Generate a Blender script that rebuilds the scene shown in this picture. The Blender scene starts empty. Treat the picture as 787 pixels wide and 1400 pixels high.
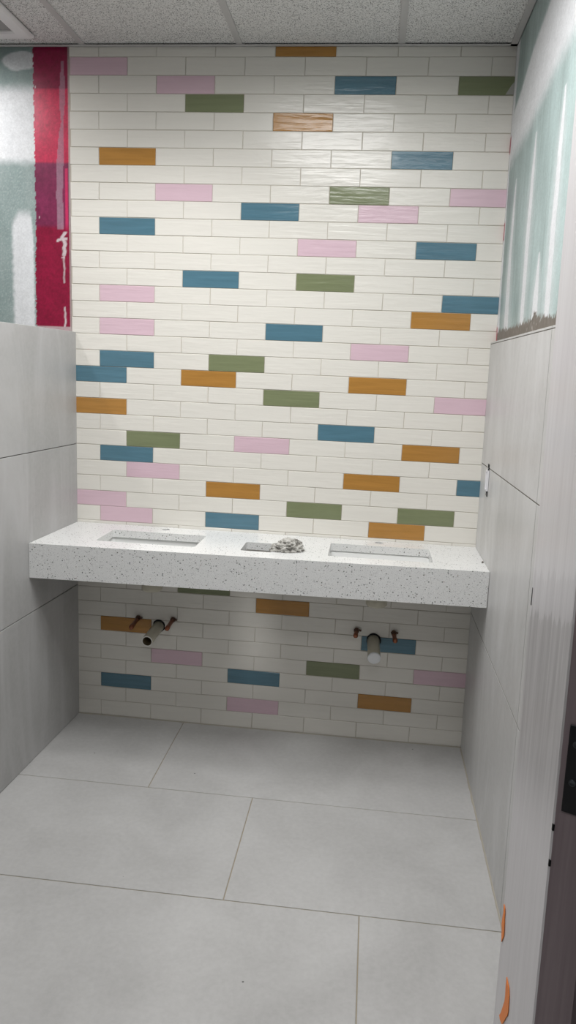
import bpy, bmesh, math, random
from mathutils import Vector, Matrix, noise
random.seed(7)
C = bpy.context.scene.collection

# ------------------------------------------------------------------ helpers
def lin(r, g, b, a=1.0):
    f = lambda c: (c/255/12.92) if c/255 <= .04045 else ((c/255+.055)/1.055)**2.4
    return (f(r), f(g), f(b), a)

def mat(name, col=(.5, .5, .5, 1), rough=.5, metal=0., spec=.5):
    m = bpy.data.materials.new(name); m.use_nodes = True
    b = m.node_tree.nodes['Principled BSDF']
    b.inputs['Base Color'].default_value = col
    b.inputs['Roughness'].default_value = rough
    b.inputs['Metallic'].default_value = metal
    b.inputs['Specular IOR Level'].default_value = spec
    return m

class NT:
    def __init__(s, m):
        s.m = m; s.t = m.node_tree; s.n = s.t.nodes; s.l = s.t.links; s.b = s.n['Principled BSDF']
    def new(s, typ, **kw):
        n = s.n.new(typ)
        for k, v in kw.items():
            if k.startswith('i_'): n.inputs[k[2:].replace('_', ' ')].default_value = v
            else: setattr(n, k, v)
        return n
    def link(s, a, b): s.l.new(a, b)
    def coords(s, scale=(1, 1, 1), rot=(0, 0, 0)):
        tc = s.new('ShaderNodeTexCoord'); mp = s.new('ShaderNodeMapping')
        mp.inputs['Scale'].default_value = scale; mp.inputs['Rotation'].default_value = rot
        s.link(tc.outputs['Object'], mp.inputs['Vector']); return mp.outputs['Vector']
    def noise(s, vec, scale, detail=4, rough=.55, dist=0.):
        n = s.new('ShaderNodeTexNoise'); n.inputs['Scale'].default_value = scale
        n.inputs['Detail'].default_value = detail; n.inputs['Roughness'].default_value = rough
        n.inputs['Distortion'].default_value = dist
        s.link(vec, n.inputs['Vector']); return n.outputs['Fac']
    def ramp(s, fac, stops):
        r = s.new('ShaderNodeValToRGB'); e = r.color_ramp.elements
        while len(e) > 1: e.remove(e[-1])
        e[0].position, e[0].color = stops[0]
        for p, c in stops[1:]:
            x = e.new(p); x.color = c
        s.link(fac, r.inputs['Fac']); return r.outputs['Color']
    def mix(s, fac, a, b, mode='MIX'):
        n = s.new('ShaderNodeMix', data_type='RGBA', blend_type=mode)
        for sock, v in ((n.inputs[0], fac), (n.inputs[6], a), (n.inputs[7], b)):
            if hasattr(v, 'is_output'): s.link(v, sock)
            else: sock.default_value = v
        return n.outputs[2]
    def bump(s, h, strength=.3, dist=.002):
        n = s.new('ShaderNodeBump'); n.inputs['Strength'].default_value = strength
        n.inputs['Distance'].default_value = dist
        s.link(h, n.inputs['Height']); s.link(n.outputs['Normal'], s.b.inputs['Normal'])
    def color(s, c): s.link(c, s.b.inputs['Base Color'])

def g(v): return (v, v, v, 1)

def obj(name, bm, mats, parent=None, smooth=False):
    me = bpy.data.meshes.new(name); bm.to_mesh(me); bm.free()
    for m in (mats if isinstance(mats, (list, tuple)) else [mats]): me.materials.append(m)
    if smooth:
        for p in me.polygons: p.use_smooth = True
    o = bpy.data.objects.new(name, me); C.objects.link(o)
    if parent: o.parent = parent
    return o

def empty(name, loc):
    o = bpy.data.objects.new(name, None); C.objects.link(o); o.location = loc; return o

def tag(o, label, cat, group=None):
    o['label'] = label; o['category'] = cat
    if group: o['group'] = group
    return o

def struct(o): o['kind'] = 'structure'; return o

def add_box(bm, x0, x1, y0, y1, z0, z1, mi=0):
    v = [bm.verts.new(p) for p in ((x0,y0,z0),(x1,y0,z0),(x1,y1,z0),(x0,y1,z0),(x0,y0,z1),(x1,y0,z1),(x1,y1,z1),(x0,y1,z1))]
    fs = [bm.faces.new([v[i] for i in q]) for q in ((3,2,1,0),(4,5,6,7),(0,1,5,4),(1,2,6,5),(2,3,7,6),(3,0,4,7))]
    for f in fs: f.material_index = mi
    return v

def add_slab(bm, quad, nrm, t, bev=.0012, mi=0):
    """a thin tile: quad = outer face corners (ccw seen from its front), pushed back by t, with a chamfered front edge"""
    q = [Vector(p) for p in quad]; n = Vector(nrm).normalized(); c = sum(q, Vector())/4
    def ins(i):
        a, b, d = q[i], q[i-1], q[(i+1) % 4]
        return a + (b-a).normalized()*bev + (d-a).normalized()*bev
    F = [bm.verts.new(ins(i)) for i in range(4)]
    M = [bm.verts.new(q[i]-n*bev) for i in range(4)]
    B = [bm.verts.new(q[i]-n*t) for i in range(4)]
    fs = [bm.faces.new(F)]
    for i in range(4):
        j = (i+1) % 4
        fs.append(bm.faces.new((F[i], M[i], M[j], F[j])))
        fs.append(bm.faces.new((M[i], B[i], B[j], M[j])))
    fs.append(bm.faces.new(B[::-1]))
    for f in fs: f.material_index = mi
    return F+M+B

def add_lathe(bm, prof, seg=32, mtx=None, mi=0, cap0=True, cap1=True):
    """prof: list of (radius, height) turned about local Z"""
    mtx = mtx or Matrix(); rings = []
    for r, h in prof:
        rings.append([bm.verts.new(mtx @ Vector((r*math.cos(2*math.pi*k/seg), r*math.sin(2*math.pi*k/seg), h))) for k in range(seg)])
    for a, b in zip(rings, rings[1:]):
        for k in range(seg):
            bm.faces.new((a[k], a[(k+1) % seg], b[(k+1) % seg], b[k])).material_index = mi
    if cap0: bm.faces.new(rings[0][::-1]).material_index = mi
    if cap1: bm.faces.new(rings[-1]).material_index = mi
    return rings

def finish(bm):
    bmesh.ops.recalc_face_normals(bm, faces=bm.faces[:]); return bm

def bevel(bm, w, seg=2):
    bmesh.ops.bevel(bm, geom=bm.edges[:], offset=w, segments=seg, affect='EDGES', profile=.5)

def sm(a, b, x):
    t = min(1, max(0, (x-a)/(b-a))); return t*t*(3-2*t)
def nz(x, y, z=0): return noise.noise(Vector((x, y, z)))
def lerp(a, b, t): return tuple(p+(q-p)*t for p, q in zip(a, b))
def interp(pts, x):
    if x <= pts[0][0]: return pts[0][1]
    for (a, b), (c, d) in zip(pts, pts[1:]):
        if x <= c: return b+(d-b)*(x-a)/(c-a)
    return pts[-1][1]

# ------------------------------------------------------------------ dimensions (metres; back wall tiles face at y = 0, room towards -y)
PX, PZ, R0 = .2275, .0647, 42.75
ZC = 2.737                       # ceiling
def XW(z): return 1.700-.0145*z  # right wall tile face (slightly out of plumb)
def XD(z): return 1.695-.0184*(z-1.705)   # right wall drywall face
def XJ(z): return 1.614-.0147*z  # door frame face
ZT, ZB = .878, .745              # worktop top and apron bottom

# ------------------------------------------------------------------ materials
def glaze(name, col, rough, var=.04, bump=.35):
    m = mat(name, col, rough); t = NT(m)
    at = t.new('ShaderNodeAttribute', attribute_name='seed')
    tc = t.new('ShaderNodeTexCoord')
    ad = t.new('ShaderNodeVectorMath', operation='ADD'); t.link(tc.outputs['Object'], ad.inputs[0]); t.link(at.outputs['Vector'], ad.inputs[1])
    mp = t.new('ShaderNodeMapping'); mp.inputs['Scale'].default_value = (5, 20, 75); t.link(ad.outputs[0], mp.inputs['Vector'])
    n1 = t.noise(mp.outputs['Vector'], 1.0, 3, .5, .6)
    mp2 = t.new('ShaderNodeMapping'); mp2.inputs['Scale'].default_value = (16, 20, 40); t.link(ad.outputs[0], mp2.inputs['Vector'])
    n2 = t.noise(mp2.outputs['Vector'], 1.0, 2, .5, .3)
    mx = t.new('ShaderNodeMath', operation='ADD'); t.link(n1, mx.inputs[0]); t.link(n2, mx.inputs[1])
    t.bump(mx.outputs[0], bump*1.15, .0030)
    lo = tuple(c*(1-var) for c in col[:3])+(1,); hi = tuple(min(1, c*(1+var)) for c in col[:3])+(1,)
    sep = t.new('ShaderNodeSeparateXYZ'); t.link(at.outputs['Vector'], sep.inputs[0])
    fr = t.new('ShaderNodeMath', operation='FRACT'); t.link(sep.outputs[0], fr.inputs[0])
    mixf = t.new('ShaderNodeMath', operation='MULTIPLY_ADD'); t.link(n1, mixf.inputs[0]); mixf.inputs[1].default_value = .8
    hm = t.new('ShaderNodeMath', operation='MULTIPLY'); t.link(fr.outputs[0], hm.inputs[0]); hm.inputs[1].default_value = .04
    t.link(hm.outputs[0], mixf.inputs[2])
    t.color(t.ramp(mixf.outputs[0], [(.2, lo), (.8, hi)]))
    return m
M_WHITE = glaze('cream_glaze', (.79, .768, .71, 1), .24, .025, .30)
M_PINK = glaze('pink_glaze', (.71, .52, .595, 1), .24, .04, .30)
M_BLUE = glaze('blue_glaze', (.095, .205, .27, 1), .19, .14, .30)
M_GREEN = glaze('green_glaze', (.215, .245, .135, 1), .19, .12, .30)
M_AMBER = glaze('amber_glaze', (.45, .225, .055, 1), .19, .14, .30)
M_GROUT = mat('thinset', (.55, .51, .44, 1), .9)

def stone(name, base, amt=.1, scale=3., smear=None, rough=.5):
    m = mat(name, g(base), rough); t = NT(m)
    v = t.coords(); n = t.noise(v, scale, 6, .62, .5)
    c = t.ramp(n, [(.3, (base*(1-amt), base*(1-amt)*.99, base*(1-amt)*.97, 1)), (.7, (base*(1+amt), base*(1+amt)*.995, base*(1+amt)*.98, 1))])
    n2 = t.noise(v, 60, 3, .6)
    c = t.mix(.25, c, t.ramp(n2, [(.35, g(base*.85)), (.65, g(base*1.12))]))
    if smear:
        v2 = t.coords(*smear); n3 = t.noise(v2, 1, 4, .6, 1.2)
        c = t.mix(t.ramp(n3, [(.45, g(0)), (.72, g(.85))]), c, g(base*1.22))
    t.color(c); t.bump(n2, .05, .001); return m
M_FLOOR = stone('floor_porcelain', .47, .13, 3.2, None, .42)
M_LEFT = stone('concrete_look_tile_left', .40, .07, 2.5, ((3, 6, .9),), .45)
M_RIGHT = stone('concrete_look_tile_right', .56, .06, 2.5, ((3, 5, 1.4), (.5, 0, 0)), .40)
M_JOINT = mat('dark_grout', (.13, .12, .10, 1), .9)  # dark grout in the side wall joints
M_JOINTL = mat('floor_grout', (.34, .30, .23, 1), .9)
# specks on the floor tiles
t = NT(M_FLOOR); v = t.coords()
old = t.b.inputs['Base Color'].links[0].from_socket
vo = t.new('ShaderNodeTexVoronoi'); vo.inputs['Scale'].default_value = 14; t.link(v, vo.inputs['Vector'])
near = t.ramp(vo.outputs['Distance'], [(.03, g(1)), (.05, g(0))])
sx = t.new('ShaderNodeSeparateColor'); t.link(vo.outputs['Color'], sx.inputs[0])
pick = t.ramp(sx.outputs[0], [(.84, g(0)), (.85, g(1))])
t.color(t.mix(t.mix(1, near, pick, 'MULTIPLY'), old, g(.1)))

def quartz():
    m = mat('speckled_quartz', g(.8), .28); t = NT(m); v = t.coords(); c = (.80, .81, .80, 1)
    n = t.noise(v, 500, 2, .6); c = t.ramp(n, [(.35, g(.66)), (.55, (.80, .81, .80, 1)), (.75, g(.90))])
    for sc, rad, th, col in ((230, .26, .72, (.36, .37, .37, 1)), (105, .24, .76, (.08, .09, .085, 1)), (85, .15, .86, (.23, .17, .12, 1)), (160, .24, .84, (.13, .13, .14, 1))):
        vo = t.new('ShaderNodeTexVoronoi'); vo.inputs['Scale'].default_value = sc; t.link(v, vo.inputs['Vector'])
        near = t.ramp(vo.outputs['Distance'], [(rad*.8, g(1)), (rad*1.15, g(0))])
        sx = t.new('ShaderNodeSeparateColor'); t.link(vo.outputs['Color'], sx.inputs[0])
        pick = t.ramp(sx.outputs[0], [(th, g(0)), (th+.01, g(1))])
        c = t.mix(t.mix(1, near, pick, 'MULTIPLY'), c, col)
    t.color(c); return m
M_QUARTZ = quartz()

def acoustic():
    m = mat('mineral_fibre_panel', g(.6), .9); t = NT(m); v = t.coords(); n = t.noise(v, 250, 3, .7)
    c = t.ramp(n, [(.3, (.66, .655, .645, 1)), (.7, (.84, .835, .825, 1))])
    for sc, rad, th, col in ((210, .36, .50, g(.10)), (120, .26, .55, g(.04)), (330, .36, .45, g(.2))):
        vo = t.new('ShaderNodeTexVoronoi'); vo.inputs['Scale'].default_value = sc; t.link(v, vo.inputs['Vector'])
        near = t.ramp(vo.outputs['Distance'], [(rad*.75, g(1)), (rad*1.2, g(0))])
        sx = t.new('ShaderNodeSeparateColor'); t.link(vo.outputs['Color'], sx.inputs[0])
        pick = t.ramp(sx.outputs[0], [(th, g(0)), (th+.01, g(.85))])
        c = t.mix(t.mix(1, near, pick, 'MULTIPLY'), c, col)
    t.color(c); t.bump(n, .2, .001); return m
M_ACOUSTIC = acoustic()
M_TBAR = mat('ceiling_grid_enamel', (.52, .51, .505, 1), .5)
M_VENTW = mat('vent_white', (.78, .77, .77, 1), .45)
M_VENTG = mat('vent_inside_grey', (.30, .295, .29, 1), .6)
M_BLACK = mat('black_void', (.004, .004, .004, 1), .9)

def painted_board(name):
    m = mat(name, g(.5), .6); t = NT(m)
    at = t.new('ShaderNodeAttribute', attribute_name='Col')
    v = t.coords(); n = t.noise(v, 140, 4, .7); n2 = t.noise(v, 25, 4, .6)
    c = t.mix(1, at.outputs['Color'], t.ramp(n, [(.3, g(.80)), (.7, g(1.0))]), 'MULTIPLY')
    c = t.mix(1, c, t.ramp(n2, [(.3, g(.9)), (.7, g(1.0))]), 'MULTIPLY')
    t.color(c); t.bump(n, .12, .001)
    t.link(at.outputs['Alpha'], t.b.inputs['Roughness'])
    return m
M_BOARD = painted_board('green_drywall')

def jamb_paint():
    m = mat('primed_frame_paint', g(.6), .32); t = NT(m)
    v = t.coords((1, 26, 1.1)); n = t.noise(v, 2.2, 5, .65, .4)
    hi = t.ramp(n, [(.28, (.60, .58, .595, 1)), (.72, (.70, .685, .70, 1))])
    gr = t.ramp(n, [(.30, (.36, .35, .355, 1)), (.70, (.60, .585, .59, 1))])
    tc = t.new('ShaderNodeTexCoord'); sp = t.new('ShaderNodeSeparateXYZ'); t.link(tc.outputs['Object'], sp.inputs[0])
    # hand-rubbed zones: plain primer low down, a scuffed patch at mid height, wiped paint above
    y = t.new('ShaderNodeMath', operation='MULTIPLY_ADD'); t.link(sp.outputs[1], y.inputs[0]); y.inputs[1].default_value = .26; t.link(sp.outputs[2], y.inputs[2])
    yn = t.new('ShaderNodeMath', operation='MULTIPLY_ADD'); t.link(n, yn.inputs[0]); yn.inputs[1].default_value = .12; t.link(y.outputs[0], yn.inputs[2])
    band = t.ramp(yn.outputs[0], [(.28, g(0)), (.44, g(.85)), (.742, g(1)), (.747, g(.30)), (.823, g(.30)), (.83, g(0)), (.96, g(.0))])
    t.color(t.mix(band, hi, gr)); return m
M_JAMB = jamb_paint()
def bare_steel():
    m = mat('dull_purple_grey_primer', g(.1), .55); t = NT(m)
    v = t.coords((30, 1, .8)); n = t.noise(v, 3, 4, .6)
    t.color(t.ramp(n, [(.3, (.30, .235, .25, 1)), (.7, (.39, .315, .335, 1))])); return m
M_FACE = bare_steel()
M_PLATE = mat('black_steel_plate', (.006, .006, .009, 1), .45)
M_SCREW = mat('screw_steel', (.10, .11, .12, 1), .3, .7)
M_ORANGE = mat('orange_tape', (.90, .23, .008, 1), .5)
M_PORC = mat('white_porcelain', (.83, .84, .83, 1), .12)
M_PVC = mat('drain_plastic', (.56, .53, .43, 1), .4)
M_PVCIN = mat('drain_plastic_bore', (.19, .15, .085, 1), .6)  # darker colour for the inside of the open pipe
M_CAP = mat('white_cap', (.84, .86, .88, 1), .45)
M_RIM = mat('cut_plastic_rim', (.80, .79, .74, 1), .5)
M_COPPER = mat('copper_pipe', (.30, .115, .065, 1), .4, .85)
M_BRASS = mat('tarnished_fitting', (.12, .065, .045, 1), .5, .6)
M_PLASTIC = mat('white_box_plastic', (.80, .80, .83, 1), .35)
M_CHROME = mat('chrome', (.6, .6, .6, 1), .15, 1)
M_CAULK = mat('tan_sealant', (.42, .39, .33, 1), .7)
M_WALLP = mat('plain_wall_paint', (.62, .61, .60, 1), .7)
M_UNLIT = mat('unlit_corridor_black', (.006, .006, .006, 1), .8)  # near-black colour stands in for the unlit corridor side of the wall

def rag_mat():
    m = mat('grimy_cloth', g(.5), .85); t = NT(m); v = t.coords()
    n = t.noise(v, 45, 5, .65, .4)
    t.color(t.ramp(n, [(.33, (.10, .09, .08, 1)), (.50, (.42, .41, .38, 1)), (.7, (.66, .65, .62, 1))])); t.bump(n, .5, .004); return m
M_RAG = rag_mat()

# ------------------------------------------------------------------ back wall: tiled field
COL = {}
for r, lst in {0:'a3.5',1:'p0',2:'p1.5 b4.5 g6.5',3:'g2',4:'a3.5',6:'a.5 b5.5',8:'p1.5 g4.5 p6.5',9:'b3 p5',10:'b.5',11:'p4 b6',13:'b2 g4',
               14:'p.5 b6.5',15:'a6',16:'p.5 b3.5',17:'p5',18:'b.5 g2.5',19:'b0 a2 a5',20:'g3.5 p6.5',21:'a0',22:'b4.5',23:'g1 p3 a6',24:'b.5',
               25:'p1 a5 b7',26:'a2.5',27:'p0 g4 g6',28:'p.5 b2.5 a5.5'}.items():
    for tok in lst.split(): COL[('u', r, float(tok[1:]))] = tok[0]
for k, lst in {9:'g2',8:'a3.5',6:'a.5 b5.5',4:'p1.5 g4.5 p6.5',3:'b3',2:'b.5 a5.5',1:'p3'}.items():
    for tok in lst.split(): COL[('l', k, float(tok[1:]))] = tok[0]
MI = {'w':1,'p':2,'b':3,'g':4,'a':5}
bm = bmesh.new(); seed_l = bm.verts.layers.float_vector.new('seed')
add_box(bm, -.004, 1.72, .0025, .012, 0, 2.748, 0)
G = .0009
def tile_row(kind, r, z0, z1, even):
    c = -.5 if even else -1.0
    while c < 7.6:
        zm = (z0+z1)/2
        x0, x1 = c*PX, (c+1)*PX
        if x1 > -.002:
            xr = XW(zm)+.002 if zm < 1.69 else XD(zm)+.001
            x0 = max(x0, -.004); x1 = min(x1, xr)
            if x1-x0 > .012:
                j = lambda: random.uniform(-.0005, .0005)
                yy = random.uniform(-.0004, .0006)
                q = [(x0+G+j(), yy+j()*.6, z0+G+j()), (x1-G+j(), yy+j()*.6, z0+G+j()), (x1-G+j(), yy+j()*.6, z1-G+j()), (x0+G+j(), yy+j()*.6, z1-G+j())]
                mi = MI[COL.get((kind, r, max(c, 0.0) if not even else c), 'w')]
                vs = add_slab(bm, q, (0, -1, 0), .006, .0013, mi)
                s = Vector((random.uniform(0, 50), random.uniform(0, 50), random.uniform(0, 50)))
                for vv in vs: vv[seed_l] = s
        c += 1
for r in range(0, 31):
    z1 = min((R0-r)*PZ, ZC+.003); z0 = (R0-r-1)*PZ
    tile_row('u', r, z0, z1, r % 2 == 0)
zl = [.002]+[.0725+.0653*i for i in range(11)]
for k in range(0, 11):
    tile_row('l', k, zl[k], zl[k+1], k % 2 == 0)
# chip of bare biscuit on the green tile at the top right corner
x1 = XD(2.58); zz = (R0-3)*PZ+.002
v = [bm.verts.new(p) for p in ((x1-.030, -.0012, zz), (x1, -.0012, zz), (x1, -.0012, zz+.045), (x1-.012, -.0012, zz+.030))]
bm.faces.new(v).material_index = 6
M_BISC = mat('bare_biscuit', (.40, .40, .37, 1), .9)
struct(obj('wall_back', bm, [M_GROUT, M_WHITE, M_PINK, M_BLUE, M_GREEN, M_AMBER, M_BISC]))

# ------------------------------------------------------------------ painted board walls (colour map of joint compound, membrane, bare board)
MUD = (.90, .915, .94); GREEN_D = (.28, .37, .36); GREEN_L = (.55, .68, .67)
def board(name, nu, nv, pos, colf, back):
    bm = bmesh.new(); cl = bm.verts.layers.float_color.new('Col')
    gr = [[None]*(nv+1) for _ in range(nu+1)]
    for i in range(nu+1):
        for j in range(nv+1):
            p, key = pos(i/nu, j/nv)
            vv = bm.verts.new(p); vv[cl] = colf(*key); gr[i][j] = vv
    for i in range(nu):
        for j in range(nv):
            bm.faces.new((gr[i][j], gr[i+1][j], gr[i+1][j+1], gr[i][j+1]))
    # thickness: a back sheet joined round the rim
    b4 = [bm.verts.new(gr[i][j].co+Vector(back)) for i, j in ((0, 0), (nu, 0), (nu, nv), (0, nv))]
    for vv in b4: vv[cl] = (.5, .5, .5, .7)
    bm.faces.new(b4[::-1])
    e = [[gr[i][0] for i in range(nu+1)], [gr[nu][j] for j in range(nv+1)], [gr[i][nv] for i in range(nu, -1, -1)], [gr[0][j] for j in range(nv, -1, -1)]]
    for k in range(4): bm.faces.new([*e[k][::-1], b4[k], b4[(k+1) % 4]])
    return struct(obj(name, bm, M_BOARD, None, False))

def col_left(x, z):
    n = nz(x*60, z*60); n2 = nz(x*14, z*14, 3)
    # bare green board with pale dust
    c = lerp(GREEN_D, (.36, .44, .43), .5+.5*nz(x*25, z*9, 5))
    if z < 2.30: c = lerp(c, (.52, .60, .60), max(0, nz(x*170, z*170, 2))*1.0)
    mud = 0
    band = sm(2.298, 2.345, z+.006*n)*(1-sm(2.565, 2.622, z+.006*n)); mud = max(mud, band)
    e = ((x+.205)/.075)**2+((z-2.690+.01*n2)/.037)**2
    mud = max(mud, .8*(1-sm(.75, 1.1, e+.1*n)))
    top = 2.155-.35*max(0, -(x+.225))*4
    if x > -.40:
        s = sm(-.263, -.243, x+.006*n)*(1-sm(-.170, -.158, x+.10*max(0, z-2.03)+.004*n))*(1-sm(top-.05, top, z)); mud = max(mud, s*.92)
    mud = max(mud, .9*sm(-.9, -.95, x))
    c = lerp(c, MUD, mud); ro = .62
    # red waterproofing membrane in a vertical strip beside the tiles
    xe = -.153+.0018*n+.001*nz(x*5, z*160, 8)
    if z < 1.98: xe -= .010*max(0, nz(1, z*120, 4))+.004
    if xe < x < .02:
        red_band = (.66, .025, .095); red_top = (.305, .008, .06); red_mid = (.235, .025, .09); red_low = (.30, .006, .045)
        rb = sm(2.318, 2.323, z)*(1-sm(2.588, 2.594, z))
        r = lerp(red_low, red_mid, sm(2.07, 2.09, z)); r = lerp(r, red_top, sm(2.42, 2.5, z)); r = lerp(r, red_band, rb)
        r = tuple(q*(1+.22*n2+.22*n+.25*nz(x*160, z*160, 4)) for q in r)
        c = r; ro = .33
        # pale sealant smear hanging along the strip
        a = interp([(2.08, -.062), (2.2, -.066), (2.33, -.062), (2.43, -.052), (2.47, -.042), (2.55, -.05), (2.66, -.042)], z)
        b = interp([(2.08, -.035), (2.2, -.040), (2.33, -.034), (2.43, -.034), (2.47, -.034), (2.55, -.025), (2.66, -.028)], z)
        if 2.07 < z < 2.69 and a < x < b:
            c = lerp(c, (.50, .33, .42), .62); ro = .25
        if z < 2.3 and -.030 < x < -.016: c = lerp(c, (.80, .04, .16), .8*sm(2.05, 2.1, z))
        # flecks of spilt white sealant
        w = 0
        if 1.96 < z < 2.06: w = max(w, 1-sm(.006, .009, abs(x+.036+.012*nz(3, z*40))))*(1 if nz(5, z*45) > -.35 else 0)
        if 2.02 < z < 2.05: w = max(w, (1-sm(.004, .007, abs(z-2.034-.4*(x+.045) if x < -.04 else z-2.034))) if -.068 < x < -.02 else 0)
        if 1.86 < z < 1.98: w = max(w, .75*(1-sm(.002, .003+.004*(.5+nz(7, z*60)), abs(x+.037+.004*nz(2, z*30)))))
        if 1.69 < z < 1.77: w = max(w, (1-sm(.002, .003+.006*max(0, .4+nz(4, z*70)), abs(x+.035+.004*nz(9, z*40)))))
        if z < 1.688: w = max(w, .7)
        if abs(x+.145) < .003 and abs(z-2.595) < .004: w = 1
        if abs(x+.138) < .003 and abs(z-2.115) < .004: w = 1
        c = lerp(c, (.72, .62, .64), w)
    if x > -.0125: c = lerp(c, (.62, .56, .55), .75)
    return (*c, ro)
board('wall_back_left', 210, 270, lambda u, v: ((-.80+u*.800-.0045, .010, 1.55+v*(2.745-1.55)), (-.80+u*.800-.0045, 1.55+v*(2.745-1.55))), col_left, (0, .012, 0))
bm = bmesh.new(); add_box(bm, -1.95, -.81, .010, .022, 0, 2.745); add_box(bm, -.81, -.006, .012, .022, 0, 1.549)
struct(obj('wall_back_stalls', finish(bm), M_WALLP))

UP = [(-1.5, 2.80), (-.564, 2.641), (-.349, 2.601), (-.146, 2.532), (0, 2.50)]
LO = [(-1.5, 2.47), (-.925, 2.431), (-.716, 2.418), (-.358, 2.363), (-.113, 2.355), (0, 2.33)]
RAG = [(-1.5, 1.735), (-.945, 1.722), (-.80, 1.730), (-.713, 1.748), (-.64, 1.734), (-.472, 1.730), (-.30, 1.728), (-.059, 1.736), (0, 1.725)]
STRIPS = [([(1.70, -.202), (1.99, -.182), (2.24, -.196)], [(1.70, .048), (1.99, .026), (2.12, .017), (2.24, .002)]),
          ([(1.70, -.500), (2.02, -.492), (2.30, -.506)], [(1.70, .030), (2.02, .030), (2.18, .022), (2.30, .004)]),
          ([(1.70, -.860), (1.96, -.856), (2.31, -.868)], [(1.70, .032), (1.96, .030), (2.2, .020), (2.31, .004)]),
          ([(1.70, -.693), (1.92, -.697)], [(1.70, .044), (1.80, .034), (1.92, .002)])]
def col_right(y, z):
    n = nz(y*50, z*50, 1); n2 = nz(y*9, z*3, 3); n3 = nz(y*60, z*4, 6)
    t = min(1, max(0, -y/.85))
    c = lerp(lerp(GREEN_D, (.36, .44, .43), .4), GREEN_L, min(1, max(0, .20+.55*t+.45*n2+.28*n3)))
    mud = 0
    up = interp(UP, y); lo = interp(LO, y)
    mud = max(mud, sm(lo-.06, lo+.03, z+.012*n)*(1-sm(up-.02, up+.012, z+.006*n)))
    for cen, wid in STRIPS:
        if z < cen[-1][0]:
            d = abs(y-interp(cen, z)-.004*nz(2, z*9)); w = interp(wid, z)
            mud = max(mud, .95*(1-sm(w*.75, w*1.12+.006, d+.004*n)))
            mud = max(mud, .35*(1-sm(w, w*2.6+.02, d)))
    ew = interp([(1.7, .062), (1.9, .040), (2.3, .030), (2.74, .075)], z)
    mud = max(mud, 1-sm(ew*.7, ew*1.2, -y+.006*n))
    c = lerp(c, MUD, mud)
    ra = interp(RAG, y)+.018*max(-.4, nz(y*95, 1, 2))+.010*nz(y*25, 3, 9)
    if z < ra: c = lerp((.155, .13, .105), (.26, .23, .20), .5+.5*n)
    if z < ra-.012 and -.8 < y < -.5 and nz(y*40, z*70, 7) > .25: c = (.40, .37, .34)
    if y > -.016:
        for zc, h in ((2.40, .030), (2.10, .035), (1.722, .030)):
            if abs(z-zc) < h*(1+.3*n): c = lerp(c, (.55, .05, .10), .8)
    return (*c, .55)
def pr(u, v):
    y = .0095-u*1.47; z = 1.680+v*(2.745-1.680); return (XD(z), y, z), (y, z)
board('wall_right_upper', 300, 220, pr, col_right, (.012, 0, 0))

# ------------------------------------------------------------------ right tiled wall
bm = bmesh.new()
def wq(y0, y1, za0, za1, zb0, zb1):   # far edge y0 with heights za0..za1, near edge y1 with heights zb0..zb1
    return [(XW(zb0), y1, zb0), (XW(za0), y0, za0), (XW(za1), y0, za1), (XW(zb1), y1, zb1)][::-1]
JZ = [(.0, .0), (.604, .606), (1.222, 1.234), (1.684, 1.684), (1.6915, 1.6915)]
def zat(i, y): a, b = JZ[i]; return a+(b-a)*(-y)/1.05
for (ya, yb) in ((.001, -1.034), (-1.038, -1.468)):
    for i in range(4):
        gg = .0019 if i < 3 else .0008
        add_slab(bm, [(XW(0)*0+XW(z), y, z) for y, z in ((ya, zat(i, ya)+gg), (yb, zat(i, yb)+gg), (yb, zat(i+1, yb)-gg), (ya, zat(i+1, ya)-gg))][::1], (-1, 0, -.0145), .008, .0004, 0)
for a in (0,):
    v = [bm.verts.new(p) for p in ((XW(0)+.0007, .001, .001), (XW(0)+.0007, -1.468, .001), (XW(1.690)+.0007, -1.468, 1.690), (XW(1.690)+.0007, .001, 1.690),
                                   (1.716, .001, .001), (1.716, -1.468, .001), (1.716, -1.468, 1.690), (1.716, .001, 1.690))]
    for q in ((0,1,2,3),(7,6,5,4),(4,5,1,0),(5,6,2,1),(6,7,3,2),(7,4,0,3)): bm.faces.new([v[i] for i in q]).material_index = 1
struct(obj('wall_right', finish(bm), [M_RIGHT, M_JOINT]))

# ------------------------------------------------------------------ left partition (tiled, shoulder high)
bm = bmesh.new()
JL = [(0, .0), (.600, .008), (1.212, .005), (1.672, .002)]   # height at back, rise per metre towards the door
def zl_(i, y): return JL[i][0]+JL[i][1]*(-y)
XL = .010
def XLf(y): return .013+.045*y
for (ya, yb) in ((.001, -1.16), (-1.163, -1.47)):
    for i in range(3):
        gg = .0015
        add_slab(bm, [(XLf(y), y, z) for y, z in ((yb, zl_(i, yb)+gg), (ya, zl_(i, ya)+gg), (ya, zl_(i+1, ya)-gg), (yb, zl_(i+1, yb)-gg))], (1, 0, 0), .009, .001, 0)
wv = add_box(bm, -.125, .0035, -1.47, .001, .001, 1.667, 1)
for q in wv:
    if q.co.x > 0: q.co.x = XLf(q.co.y)-.006
struct(obj('wall_left', finish(bm), [M_LEFT, M_JOINT]))

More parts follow.
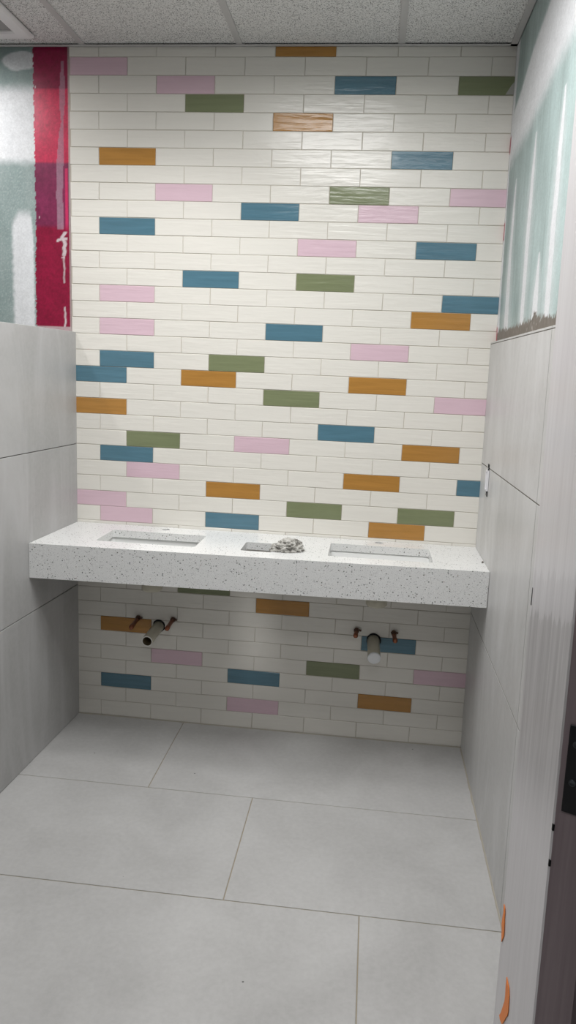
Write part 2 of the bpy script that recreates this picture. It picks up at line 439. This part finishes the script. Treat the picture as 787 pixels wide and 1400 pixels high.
# ------------------------------------------------------------------ floor
bm = bmesh.new()
rows = [(.002, -.540, (.492,)), (-.540, -1.095, (-.31, .887)), (-1.095, -1.650, (.092, 1.289)), (-1.65, -2.21, (.49,)), (-2.21, -2.77, (-.31, .887)), (-2.77, -3.33, (.092, 1.289)), (-3.33, -3.9, (.49,))]
for y0, y1, js in rows:
    xs = [-1.95]+[j for j in js]+[2.6]
    if xs[1]-xs[0] > 1.25: xs.insert(1, xs[1]-1.195)
    for a, b in zip(xs, xs[1:]):
        gg = .0017
        add_slab(bm, [(a+gg, y1+gg, 0), (b-gg, y1+gg, 0), (b-gg, y0-gg, 0), (a+gg, y0-gg, 0)], (0, 0, 1), .01, .0008, 0)
add_box(bm, -1.95, 2.6, -3.9, .02, -.02, -.0022, 1)
struct(obj('floor', finish(bm), [M_FLOOR, M_JOINTL]))
# sealant bead where the floor meets the right wall and the back wall
bm = bmesh.new()
N = 160; prev = None
for i in range(N+1):
    y = -.01-i/N*1.44
    w = .0045+.0035*max(0, nz(y*30, 1))+(.006*max(0, nz(y*11, 4)))
    x = XW(0)+.0005
    ring = [bm.verts.new(p) for p in ((x, y, .0002), (x-w, y, .0003), (x-w*.6, y, .002+w*.25), (x-.0005, y, .003+w*.4))]
    if prev:
        for k in range(3): bm.faces.new((prev[k], prev[k+1], ring[k+1], ring[k]))
    prev = ring
struct(obj('trim_1', finish(bm), M_CAULK))
bm = bmesh.new(); prev = None
for i in range(121):
    x = .014+i/120*1.682
    w = .0035+.002*nz(x*25, 2)
    ring = [bm.verts.new(p) for p in ((x, -.0012, .0002), (x, -.0012-w, .0003), (x, -.0012-w*.5, .0025), (x, -.0012, .004))]
    if prev:
        for k in range(3): bm.faces.new((prev[k], prev[k+1], ring[k+1], ring[k]))
    prev = ring
struct(obj('trim_2', finish(bm), M_CAULK))

# ------------------------------------------------------------------ ceiling: lay-in panels, grid bars, wall angle
TB = [-1.155, -.551, .055, .662, 1.262]
bm = bmesh.new()
xs = [-1.95]+TB+[1.72]
LIGHTS = [(.690, 1.235, -1.30, -.44)]
for a, b in zip(xs, xs[1:]):
    for y0, y1 in ((-.40, .01), (-1.51, -.42), (-3.9, -1.73)):
        add_box(bm, a+.004, b-.004, y0+.003, y1-.003, ZC+.004, ZC+.018)
struct(obj('ceiling', finish(bm), M_ACOUSTIC))
bm = bmesh.new()
for x in TB: add_box(bm, x-.012, x+.012, -1.46, .0, ZC, ZC+.0035)
add_box(bm, -1.95, 1.69, -.424, -.400, ZC-.0003, ZC+.0033)
struct(obj('trim_3', finish(bm), M_TBAR))
bm = bmesh.new()   # wall angle: back, right
add_box(bm, -1.95, 1.675, -.020, -.0015, ZC-.0018, ZC-.0004); add_box(bm, -1.95, 1.675, -.0032, -.0016, ZC-.0018, ZC+.012)
add_box(bm, 1.651, 1.675, -1.46, -.0015, ZC-.0018, ZC-.0004); add_box(bm, 1.6735, 1.6750, -1.46, -.0032, ZC-.0018, ZC+.012)
struct(obj('trim_4', finish(bm), M_TBAR))

# ceiling vent: square grille, its back right corner in view
r = tag(empty('ceiling_vent', (-.255, -.255, ZC-.003)), 'square white grille set in the ceiling above the left partition', 'vent')
def ring_prof(bm, prof, mi=0):   # square rings: (half size, height)
    rg = [[bm.verts.new((sx*h, sy*h, z)) for sx, sy in ((-1,-1),(1,-1),(1,1),(-1,1))] for h, z in prof]
    for a, b in zip(rg, rg[1:]):
        for k in range(4): bm.faces.new((a[k], a[(k+1)%4], b[(k+1)%4], b[k])).material_index = mi
    return rg
bm = bmesh.new(); ring_prof(bm, [(.157, .002), (.157, -.004), (.150, -.011), (.108, -.012), (.100, -.006), (.098, .004)])
obj('frame', finish(bm), M_VENTW, r)
bm = bmesh.new(); add_box(bm, -.099, .099, -.099, .099, -.002, .002); obj('grille_panel', finish(bm), M_VENTG, r)
bm = bmesh.new()
for k in range(3):
    h = .070-.022*k; ring_prof(bm, [(h, -.0022), (h-.004, -.006), (h-.007, -.006), (h-.006, -.0022)])
obj('louver', finish(bm), M_VENTG, r)

# recessed ceiling lamps (just outside the view) that light the room, plus an added corridor fill
M_LAMP = mat('lamp_frame', (.7, .7, .7, 1), .5)
def lamp(name, x, y, sx, sy, power, label, spread):
    r = tag(empty(name, (x, y, ZC-.002)), label, 'lamp')
    bm = bmesh.new()
    for a, b, c, d in ((-sx/2-.02, sx/2+.02, -sy/2-.02, -sy/2), (-sx/2-.02, sx/2+.02, sy/2, sy/2+.02), (-sx/2-.02, -sx/2, -sy/2, sy/2), (sx/2, sx/2+.02, -sy/2, sy/2)):
        add_box(bm, a, b, c, d, -.006, .0015)
    obj('frame', finish(bm), M_LAMP, r)
    ld = bpy.data.lights.new(name+'_light', 'AREA'); ld.shape = 'RECTANGLE'; ld.size = sx; ld.size_y = sy; ld.energy = power
    ld.color = (1, .99, .98); ld.spread = math.radians(spread)
    lo = bpy.data.objects.new('lamp_light', ld); C.objects.link(lo); lo.parent = r; lo.location = (0, 0, -.003)
    return r

# ------------------------------------------------------------------ remaining shell
bm = bmesh.new(); add_box(bm, -1.97, -1.95, -1.46, .022, 0, 2.75); struct(obj('wall_stalls', finish(bm), M_WALLP))
bm = bmesh.new()
add_box(bm, -1.95, -.30, -1.76, -1.475, 0, 2.75, 0)
add_box(bm, 1.72, 2.6, -1.76, -1.475, 0, 2.75, 0)
add_box(bm, 1.70, 2.6, -1.80, -1.77, 0, 2.75, 1)
struct(obj('wall_front', finish(bm), [M_WALLP, M_UNLIT]))

# ------------------------------------------------------------------ door frame on the right
bm = bmesh.new(); NS = 24
def jr(z):
    x = XJ(z)
    return [(1.7145, -1.472, z), (1.640, -1.462, z), (x+.004, -1.460, z), (x, -1.463, z), (x, -1.785, z), (x+.003, -1.789, z), (x+.061, -1.812, z), (x+.064, -1.809, z), (x+.064, -1.765, z), (1.7145, -1.765, z)]
prev = None
MIDX = [0, 0, 0, 0, 0, 1, 1, 1, 1, 0]
for k in range(NS+1):
    ring = [bm.verts.new(p) for p in jr(.001+2.49*k/NS)]
    if prev:
        for i in range(10):
            bm.faces.new((prev[i], prev[(i+1) % 10], ring[(i+1) % 10], ring[i])).material_index = MIDX[i]
    else: bm.faces.new(ring[::-1])
    prev = ring
bm.faces.new(prev)
add_box(bm, XJ(1.10)-.0006, XJ(1.10)+.004, -1.4705, -1.4655, 1.083, 1.121, 2)
# knocks in the frame's edge
for z, h in ((.768, .006), (.697, .006)):
    x = XJ(z); add_box(bm, x-.0003, x+.0035, -1.7905, -1.7862, z-h, z+h, 2)
door = struct(obj('door_1', finish(bm), [M_JAMB, M_FACE, M_BLACK]))
door['label'] = 'pale primed door frame along the right edge'
# face direction of the dark frame face
zc0 = .868; dx = Vector((.067, -.026, 0)).normalized(); nf = Vector((-.026, -.067, 0)).normalized()
o0 = Vector((XJ(zc0)+.003, -1.789, 0))
bm = bmesh.new()
def fp(u, z, d): return o0+dx*u+nf*d+Vector((XJ(z)-XJ(zc0), 0, z))
ol = [(.009, .805), (.050, .803), (.050, .968), (.010, .970)]
F = [bm.verts.new(fp(u, z, .0035)) for u, z in ol]; B = [bm.verts.new(fp(u, z, .0002)) for u, z in ol]
bm.faces.new(F); bm.faces.new(B[::-1])
for i in range(4): bm.faces.new((F[i], B[i], B[(i+1) % 4], F[(i+1) % 4]))
bevel(bm, .0008, 1)
plate = obj('hinge_plate', finish(bm), M_PLATE, door); plate['label'] = 'black steel hinge plate'
for u, z in ((.0235, .935), (.0225, .863)):
    bm = bmesh.new(); c = fp(u, z, .0036)
    rot = nf.to_track_quat('Z', 'Y').to_matrix().to_4x4()
    add_lathe(bm, [(.0062, -.0005), (.0062, .0006), (.0052, .0014), (.0038, .0004), (.0012, .0002)], 24, Matrix.Translation(c) @ rot)
    obj('screw', finish(bm), M_SCREW, plate, True)

# scraps of orange tape on the door frame's inner edge
def scrap(name, pts, label, m=M_ORANGE):
    bm = bmesh.new(); L = []; Rr = []
    for y, z, w in pts:
        w *= 1.5
        x = XJ(z)-.0012-.0016*abs(nz(y*90, z*70))
        L.append((bm.verts.new((x, y, z)), bm.verts.new((x+.0011, y, z)))); Rr.append((bm.verts.new((x-.0006, y-w, z)), bm.verts.new((x+.0006, y-w, z))))
    for i in range(len(pts)-1):
        a, b, c, d = L[i], Rr[i], Rr[i+1], L[i+1]
        bm.faces.new((a[0], b[0], c[0], d[0])); bm.faces.new((d[1], c[1], b[1], a[1]))
        bm.faces.new((a[1], a[0], d[0], d[1])); bm.faces.new((b[0], b[1], c[1], c[0]))
    bm.faces.new((L[0][0], L[0][1], Rr[0][1], Rr[0][0])); bm.faces.new((L[-1][1], L[-1][0], Rr[-1][0], Rr[-1][1]))
    r = obj(name, finish(bm), m)
    return tag(r, label, 'tape', 'tape scraps on the door frame')
scrap('tape_scrap', [(-1.468, .366, .010), (-1.466, .356, .014), (-1.469, .346, .012), (-1.466, .336, .016), (-1.464, .322, .020), (-1.463, .310, .023), (-1.467, .300, .017), (-1.472, .288, .009), (-1.474, .276, .003)],
      'upper scrap of orange tape, short and blunt, on the pale door frame edge')
scrap('tape_scrap', [(-1.556, .252, .020), (-1.555, .240, .027), (-1.556, .225, .028), (-1.558, .205, .028), (-1.557, .190, .026), (-1.550, .178, .024), (-1.542, .160, .022), (-1.534, .142, .020), (-1.526, .128, .018), (-1.520, .120, .008)],
      'lower scrap of orange tape, long with a bent tail, near the frame foot')

# ------------------------------------------------------------------ vanity worktop with three cut-outs and two tap holes
YF0, YF1 = -.430, -.3945     # front edge at left and right end
def yf(x): return YF0+(YF1-YF0)*x/1.69
holes = [(.211, .600, -.318, -.113), (.775, .893, -.319, -.174), (1.105, 1.494, -.3135, -.098)]
taps = [(.413, -.045, .017), (1.298, -.034, .017)]
X0, X1 = .0135, 1.6865
YB = -.0012
def build_top():
    bm = bmesh.new(); T = .030
    # top sheet: fill between outline and holes
    XF = XLf(YF0)+.0012
    outer = [(XF, yf(XF)), (X1, yf(X1)), (X1, YB), (X0, YB)]
    loops = [outer]
    for a, b, c, d in holes:
        rr = .010; L = []
        for cx, cy, s in ((b-rr, d-rr, 0), (a+rr, d-rr, 1), (a+rr, c+rr, 2), (b-rr, c+rr, 3)):
            for k in range(5):
                an = math.pi/2*(s+k/4); L.append((cx+rr*math.cos(an), cy+rr*math.sin(an)))
        loops.append(L)
    for x, y, r in taps:
        loops.append([(x+r*math.cos(2*math.pi*k/28), y+r*math.sin(2*math.pi*k/28)) for k in range(28)])
    rings = []
    for z in (ZT, ZT-T):
        es = []; rg = []
        for L in loops:
            vs = [bm.verts.new((x, y, z)) for x, y in L]; rg.append(vs)
            es += [bm.edges.new((vs[i], vs[(i+1) % len(vs)])) for i in range(len(vs))]
        rings.append(rg)
        bmesh.ops.triangle_fill(bm, use_beauty=True, use_dissolve=False, edges=es)
    for n, (a, b) in enumerate(zip(*rings)):
        for i in range(len(a)):
            j = (i+1) % len(a)
            if n == 0 and i == 0: continue          # the front is closed by the apron
            bm.faces.new((a[i], a[j], b[j], b[i]))
    # apron: mitred front of the same slab
    A = rings[0][0]; Bq = rings[1][0]
    f0 = bm.verts.new((XF, yf(XF), ZB)); f1 = bm.verts.new((X1, yf(X1), ZB))
    k0 = bm.verts.new((XF, yf(XF)+.03, ZB)); k1 = bm.verts.new((X1, yf(X1)+.03, ZB))
    i0 = bm.verts.new((XF, yf(XF)+.03, ZT-T-.0005)); i1 = bm.verts.new((X1, yf(X1)+.03, ZT-T-.0005))
    bm.faces.new((A[0], A[1], f1, f0)); bm.faces.new((f0, f1, k1, k0)); bm.faces.new((k0, k1, i1, i0))
    bm.faces.new((A[0], f0, k0, i0, Bq[0])); bm.faces.new((A[1], Bq[1], i1, k1, f1))
    finish(bm)
    o = obj('vanity_worktop', bm, M_QUARTZ)
    bv = o.modifiers.new('edge', 'BEVEL'); bv.width = .0016; bv.segments = 2; bv.limit_method = 'ANGLE'; bv.angle_limit = math.radians(60)
    return tag(o, 'speckled white quartz vanity worktop spanning wall to wall with three cut-outs', 'countertop')
build_top()

def sink(cx, cy, hx, hy, label):
    r = tag(empty('undermount_sink', (cx, cy, ZT-.0305)), label, 'sink', 'undermount sinks')
    def rr(hx, hy, rad, z, n=6):
        L = []
        for sx, sy, s in ((hx-rad, hy-rad, 0), (-hx+rad, hy-rad, 1), (-hx+rad, -hy+rad, 2), (hx-rad, -hy+rad, 3)):
            for k in range(n+1):
                a = math.pi/2*(s+k/n); L.append((sx+rad*math.cos(a), sy+rad*math.sin(a), z))
        return L
    bm = bmesh.new()
    prof = [(hx+.020, hy+.018, .03, -.0005), (hx+.004, hy+.004, .025, -.0005), (hx+.001, hy+.001, .025, -.010), (hx-.008, hy-.008, .032, -.085), (hx-.030, hy-.030, .040, -.118), (hx-.075, hy-.06, .03, -.128), (.024, .024, .0239, -.134)]
    inner = [[bm.verts.new(p) for p in rr(*q)] for q in prof]
    po = [(hx+.020, hy+.018, .03, -.012), (hx+.010, hy+.010, .03, -.018), (hx+.001, hy+.001, .036, -.095), (hx-.024, hy-.024, .045, -.130), (hx-.070, hy-.056, .03, -.140), (.024, .024, .0239, -.146)]
    outer = [[bm.verts.new(p) for p in rr(*q)] for q in po]
    seq = inner[::-1]+outer
    for a, b in zip(seq, seq[1:]):
        for k in range(len(a)): bm.faces.new((a[k], a[(k+1) % len(a)], b[(k+1) % len(b)], b[k]))
    a, b = outer[-1], inner[-1]
    for k in range(len(a)): bm.faces.new((a[k], a[(k+1) % len(a)], b[(k+1) % len(b)], b[k]))
    obj('bowl', finish(bm), M_PORC, r, True)
    bm = bmesh.new()
    add_lathe(bm, [(.023, -.134), (.036, -.146), (.041, -.150), (.041, -.176), (.036, -.182), (.020, -.183)], 32)
    d = obj('drain_boss', finish(bm), M_PVC, r, True); d['label'] = 'round boss under the bowl'
    return r
sink(.4055, -.216, .205, .110, 'white undermount sink in the left cut-out of the vanity worktop')
sink(1.2995, -.206, .205, .110, 'white undermount sink in the right cut-out of the vanity worktop')

# crumpled rag beside the waste hole
bm = bmesh.new(); bmesh.ops.create_icosphere(bm, subdivisions=6, radius=1)
for v in bm.verts:
    d = v.co.normalized(); p = d*2.6
    rid = sum((1-abs(noise.noise(p*f+Vector((k*7, 3, 1)))))*a for k, (f, a) in enumerate(((.9, .55), (1.9, .32), (3.8, .16))))
    rad = .50+.62*(rid-.55)+.10*noise.noise(p*.5)
    q = d*rad
    q.z = max(q.z, -.12*0-.08)
    ext = 1+.35*max(0, -d.x)*(1-max(0, d.z))            # a flat corner spreads to the left
    v.co = Vector((q.x*.068*ext*1.22, q.y*.060*1.15, (q.z+.08)*.058))
    if v.co.z < .004: v.co.z = .0012+.002*abs(noise.noise(p*3))
obj_r = obj('crumpled_rag', bm, M_RAG, None, True)
mn = min(v.co.z for v in obj_r.data.vertices)
obj_r.location = (.957, -.262, ZT+.0004-mn); obj_r.rotation_euler = (0, 0, math.radians(24))
tag(obj_r, 'crumpled grimy grey rag lying on the worktop beside the small middle cut-out', 'rag')

# crumbs of mortar on the worktop by the right wall
for k, (x, y, s, lab) in enumerate(((1.6795, -.262, .0042, 'dark crumb of mortar on the worktop edge against the right wall'), )):
    bm = bmesh.new(); bmesh.ops.create_icosphere(bm, subdivisions=2, radius=s)
    for v in bm.verts: v.co *= 1+.35*noise.noise(v.co*300); v.co.z = max(v.co.z, -s*.5)
    o = obj('mortar_crumb', bm, M_JOINT); o.location = (x, y, ZT+s*.52); tag(o, lab, 'crumb')

# ------------------------------------------------------------------ plumbing stubs below the worktop
def along(p0, p1):
    d = Vector(p1)-Vector(p0); return Matrix.Translation(p0) @ d.to_track_quat('Z', 'Y').to_matrix().to_4x4(), d.length
def drain(p0, p1, R, cap, label):
    r = tag(empty('drain_pipe', p0), label, 'pipe')
    m, L = along((0, 0, 0), Vector(p1)-Vector(p0))
    bm = bmesh.new()
    add_lathe(bm, [(R, -.012), (R, L)] , 40, m, 0, True, False)
    if not cap:
        # open end: cut rim and darker bore
        add_lathe(bm, [(R, L), (R*.985, L+.0006), (R*.84, L+.0006), (R*.82, L)], 40, m, 1, False, False)
        add_lathe(bm, [(R*.82, L), (R*.82, .02)], 40, m, 2, False, True)
    else:
        bm.faces.ensure_lookup_table()
        add_lathe(bm, [(R, L), (R*.5, L)], 40, m, 0, False, True)
    obj('pipe', bm, [M_PVC, M_RIM, M_PVCIN], r, True)
    if cap:
        bm = bmesh.new(); add_lathe(bm, [(R*1.01, L-.004), (R*1.03, L+.0005), (R*1.0, L+.0035), (R*.9, L+.005), (R*.3, L+.0055)], 40, m)
        c = obj('cap', finish(bm), M_CAP, r, True); c['label'] = 'white end cap'
    # ragged cut hole behind the pipe
    bm = bmesh.new(); seg = 40; a = []; b = []
    for k in range(seg):
        an = 2*math.pi*k/seg; rr = R*(1.10+.16*max(0, math.sin(an))+.10*nz(math.cos(an)*2.5, math.sin(an)*2.5, p0[0]*9)+.10*max(0, math.cos(an)))
        a.append(bm.verts.new((rr*math.cos(an), -.0022, rr*math.sin(an)))); b.append(bm.verts.new((R*.995*math.cos(an), -.0028, R*.995*math.sin(an))))
    for k in range(seg): bm.faces.new((a[k], a[(k+1) % seg], b[(k+1) % seg], b[k]))
    for q in bm.faces: q.normal_update()
    e = bmesh.ops.extrude_face_region(bm, geom=bm.faces[:])
    for vv in [x for x in e['geom'] if isinstance(x, bmesh.types.BMVert)]: vv.co.y += .0018
    h = obj('wall_hole', finish(bm), M_BLACK, r); h['label'] = 'dark ragged gap around the pipe'
    return r
drain((.374, .0, .437), (.368, -.152, .4225), .0235, False, 'open ended pale plastic drain pipe below the left sink')
drain((1.301, .0, .447), (1.3065, -.118, .416), .0262, True, 'plastic drain pipe with a white end cap below the right sink')

def stub(p0, p1, label, fit=True):
    r = tag(empty('water_stub', p0), label, 'pipe', 'copper water stubs below the worktop')
    m, L = along((0, 0, 0), Vector(p1)-Vector(p0)); R = .0085
    bm = bmesh.new(); add_lathe(bm, [(R, -.008), (R, L*.78), (R*1.18, L*.79), (R*1.18, L), (R*.9, L+.004), (R*.3, L+.0055)], 24, m)
    obj('pipe', finish(bm), M_COPPER, r, True)
    bm = bmesh.new(); add_lathe(bm, [(.0125, .0022), (.0125, .006), (.0108, .010), (.0105, .020), (.0088, .022)], 6, m)
    f = obj('fitting', finish(bm), M_BRASS, r)
    bm = bmesh.new(); add_box(bm, .004, .018, -.012, -.004, .002, .008)
    bmesh.ops.transform(bm, matrix=Matrix.Rotation(.3, 4, 'Y'), verts=bm.verts[:])
    obj('clip', finish(bm), M_BRASS, r)
    return r
stub((.284, 0, .470), (.281, -.095, .4555), 'left copper stub over the amber tile, left of the open drain pipe')
stub((.438, 0, .474), (.436, -.095, .4625), 'copper stub right of the open drain pipe, at its upper right')
stub((1.229, 0, .490), (1.2255, -.050, .4795), 'short copper stub on the cream tile, left of the white capped pipe')
stub((1.383, 0, .491), (1.389, -.062, .475), 'copper stub over the blue tile, right of the white capped pipe')

# ------------------------------------------------------------------ electrical box let into the right wall
yb, z0, z1 = -.190, 1.130, 1.228
r = tag(empty('outlet_box', (XW(1.18), yb, 1.18)), 'white electrical box let into the right wall above the worktop end', 'outlet')
bm = bmesh.new(); xw = lambda z: XW(z)-XW(1.18)-.0012
def wbox(bm, ya, yb_, za, zb, th, mi=0):
    v = []
    for t_ in (0, th):
        for y, z in ((ya, za), (yb_, za), (yb_, zb), (ya, zb)): v.append(bm.verts.new((xw(z+1.18)-t_, y, z)))
    for q in ((0,1,2,3),(7,6,5,4),(4,5,1,0),(5,6,2,1),(6,7,3,2),(7,4,0,3)): bm.faces.new([v[i] for i in q]).material_index = mi
wbox(bm, -.022, -.014, -.040, .036, .006); wbox(bm, .014, .022, -.040, .036, .006); wbox(bm, -.014, .014, -.040, -.034, .006); wbox(bm, -.014, .014, .030, .036, .006)
obj('box_rim', finish(bm), M_PLASTIC, r)
bm = bmesh.new(); wbox(bm, -.014, .014, -.034, .030, .001); obj('box_back', finish(bm), M_PLASTIC, r)
for za, zb in ((-.062, -.041), (.037, .060)):
    bm = bmesh.new(); wbox(bm, -.016, .014, za, zb, .0006); e = obj('ear_hole', finish(bm), M_BLACK, r)
    bm = bmesh.new(); add_lathe(bm, [(.0045, 0), (.0045, .003), (.003, .004)], 12, Matrix.Translation((xw(1.18+(za+zb)/2)-.0006, -.002, (za+zb)/2-.003)) @ Matrix.Rotation(-math.pi/2, 4, 'Y'))
    obj('screw', finish(bm), M_CHROME, e)

# ------------------------------------------------------------------ light
lamp('ceiling_lamp', .962, -1.12, .55, .55, 19, 'square recessed ceiling lamp over the middle of the floor', 172)
lamp('ceiling_lamp', .36, -.62, .55, .34, 5.5, 'small recessed ceiling lamp over the vanity front edge', 118)
lamp('ceiling_lamp', 1.25, -1.62, .8, .20, 11.5, 'recessed ceiling lamp in the doorway', 172)
lamp('ceiling_lamp', 1.25, -3.05, .55, .30, 9, 'added fill lamp in the corridor ceiling, out of view', 172)  # added for frontal fill on the door frame, no fixture seen there
lamp('ceiling_lamp', -.515, -.46, .06, .40, 9, 'recessed strip lamp over the stalls behind the left partition', 172)
w = bpy.data.worlds.new('world'); bpy.context.scene.world = w; w.use_nodes = True
w.node_tree.nodes['Background'].inputs[0].default_value = (.96, .98, 1, 1)
w.node_tree.nodes['Background'].inputs[1].default_value = .04

# ------------------------------------------------------------------ camera
cd = bpy.data.cameras.new('camera'); cam = bpy.data.objects.new('camera', cd); C.objects.link(cam)
cd.sensor_fit = 'VERTICAL'; cd.sensor_height = 36; cd.lens = 1036.5/1400*36; cd.clip_start = .01
rt = Vector((.99290191, .11138693, .04169821)); fw = Vector((-.10196803, .97768986, -.18364385)); up = Vector((-.06122344, .17808845, .98210804))
M = Matrix((rt, up, -fw)).transposed().to_4x4(); M.translation = (1.23673733, -3.06863875, 1.55216928)
cam.matrix_world = M
sc = bpy.context.scene; sc.camera = cam
sc.view_settings.view_transform = 'Standard'; sc.view_settings.look = 'None'; sc.view_settings.gamma = 1
sc.view_settings.use_curve_mapping = False; sc.view_settings.exposure = -.06
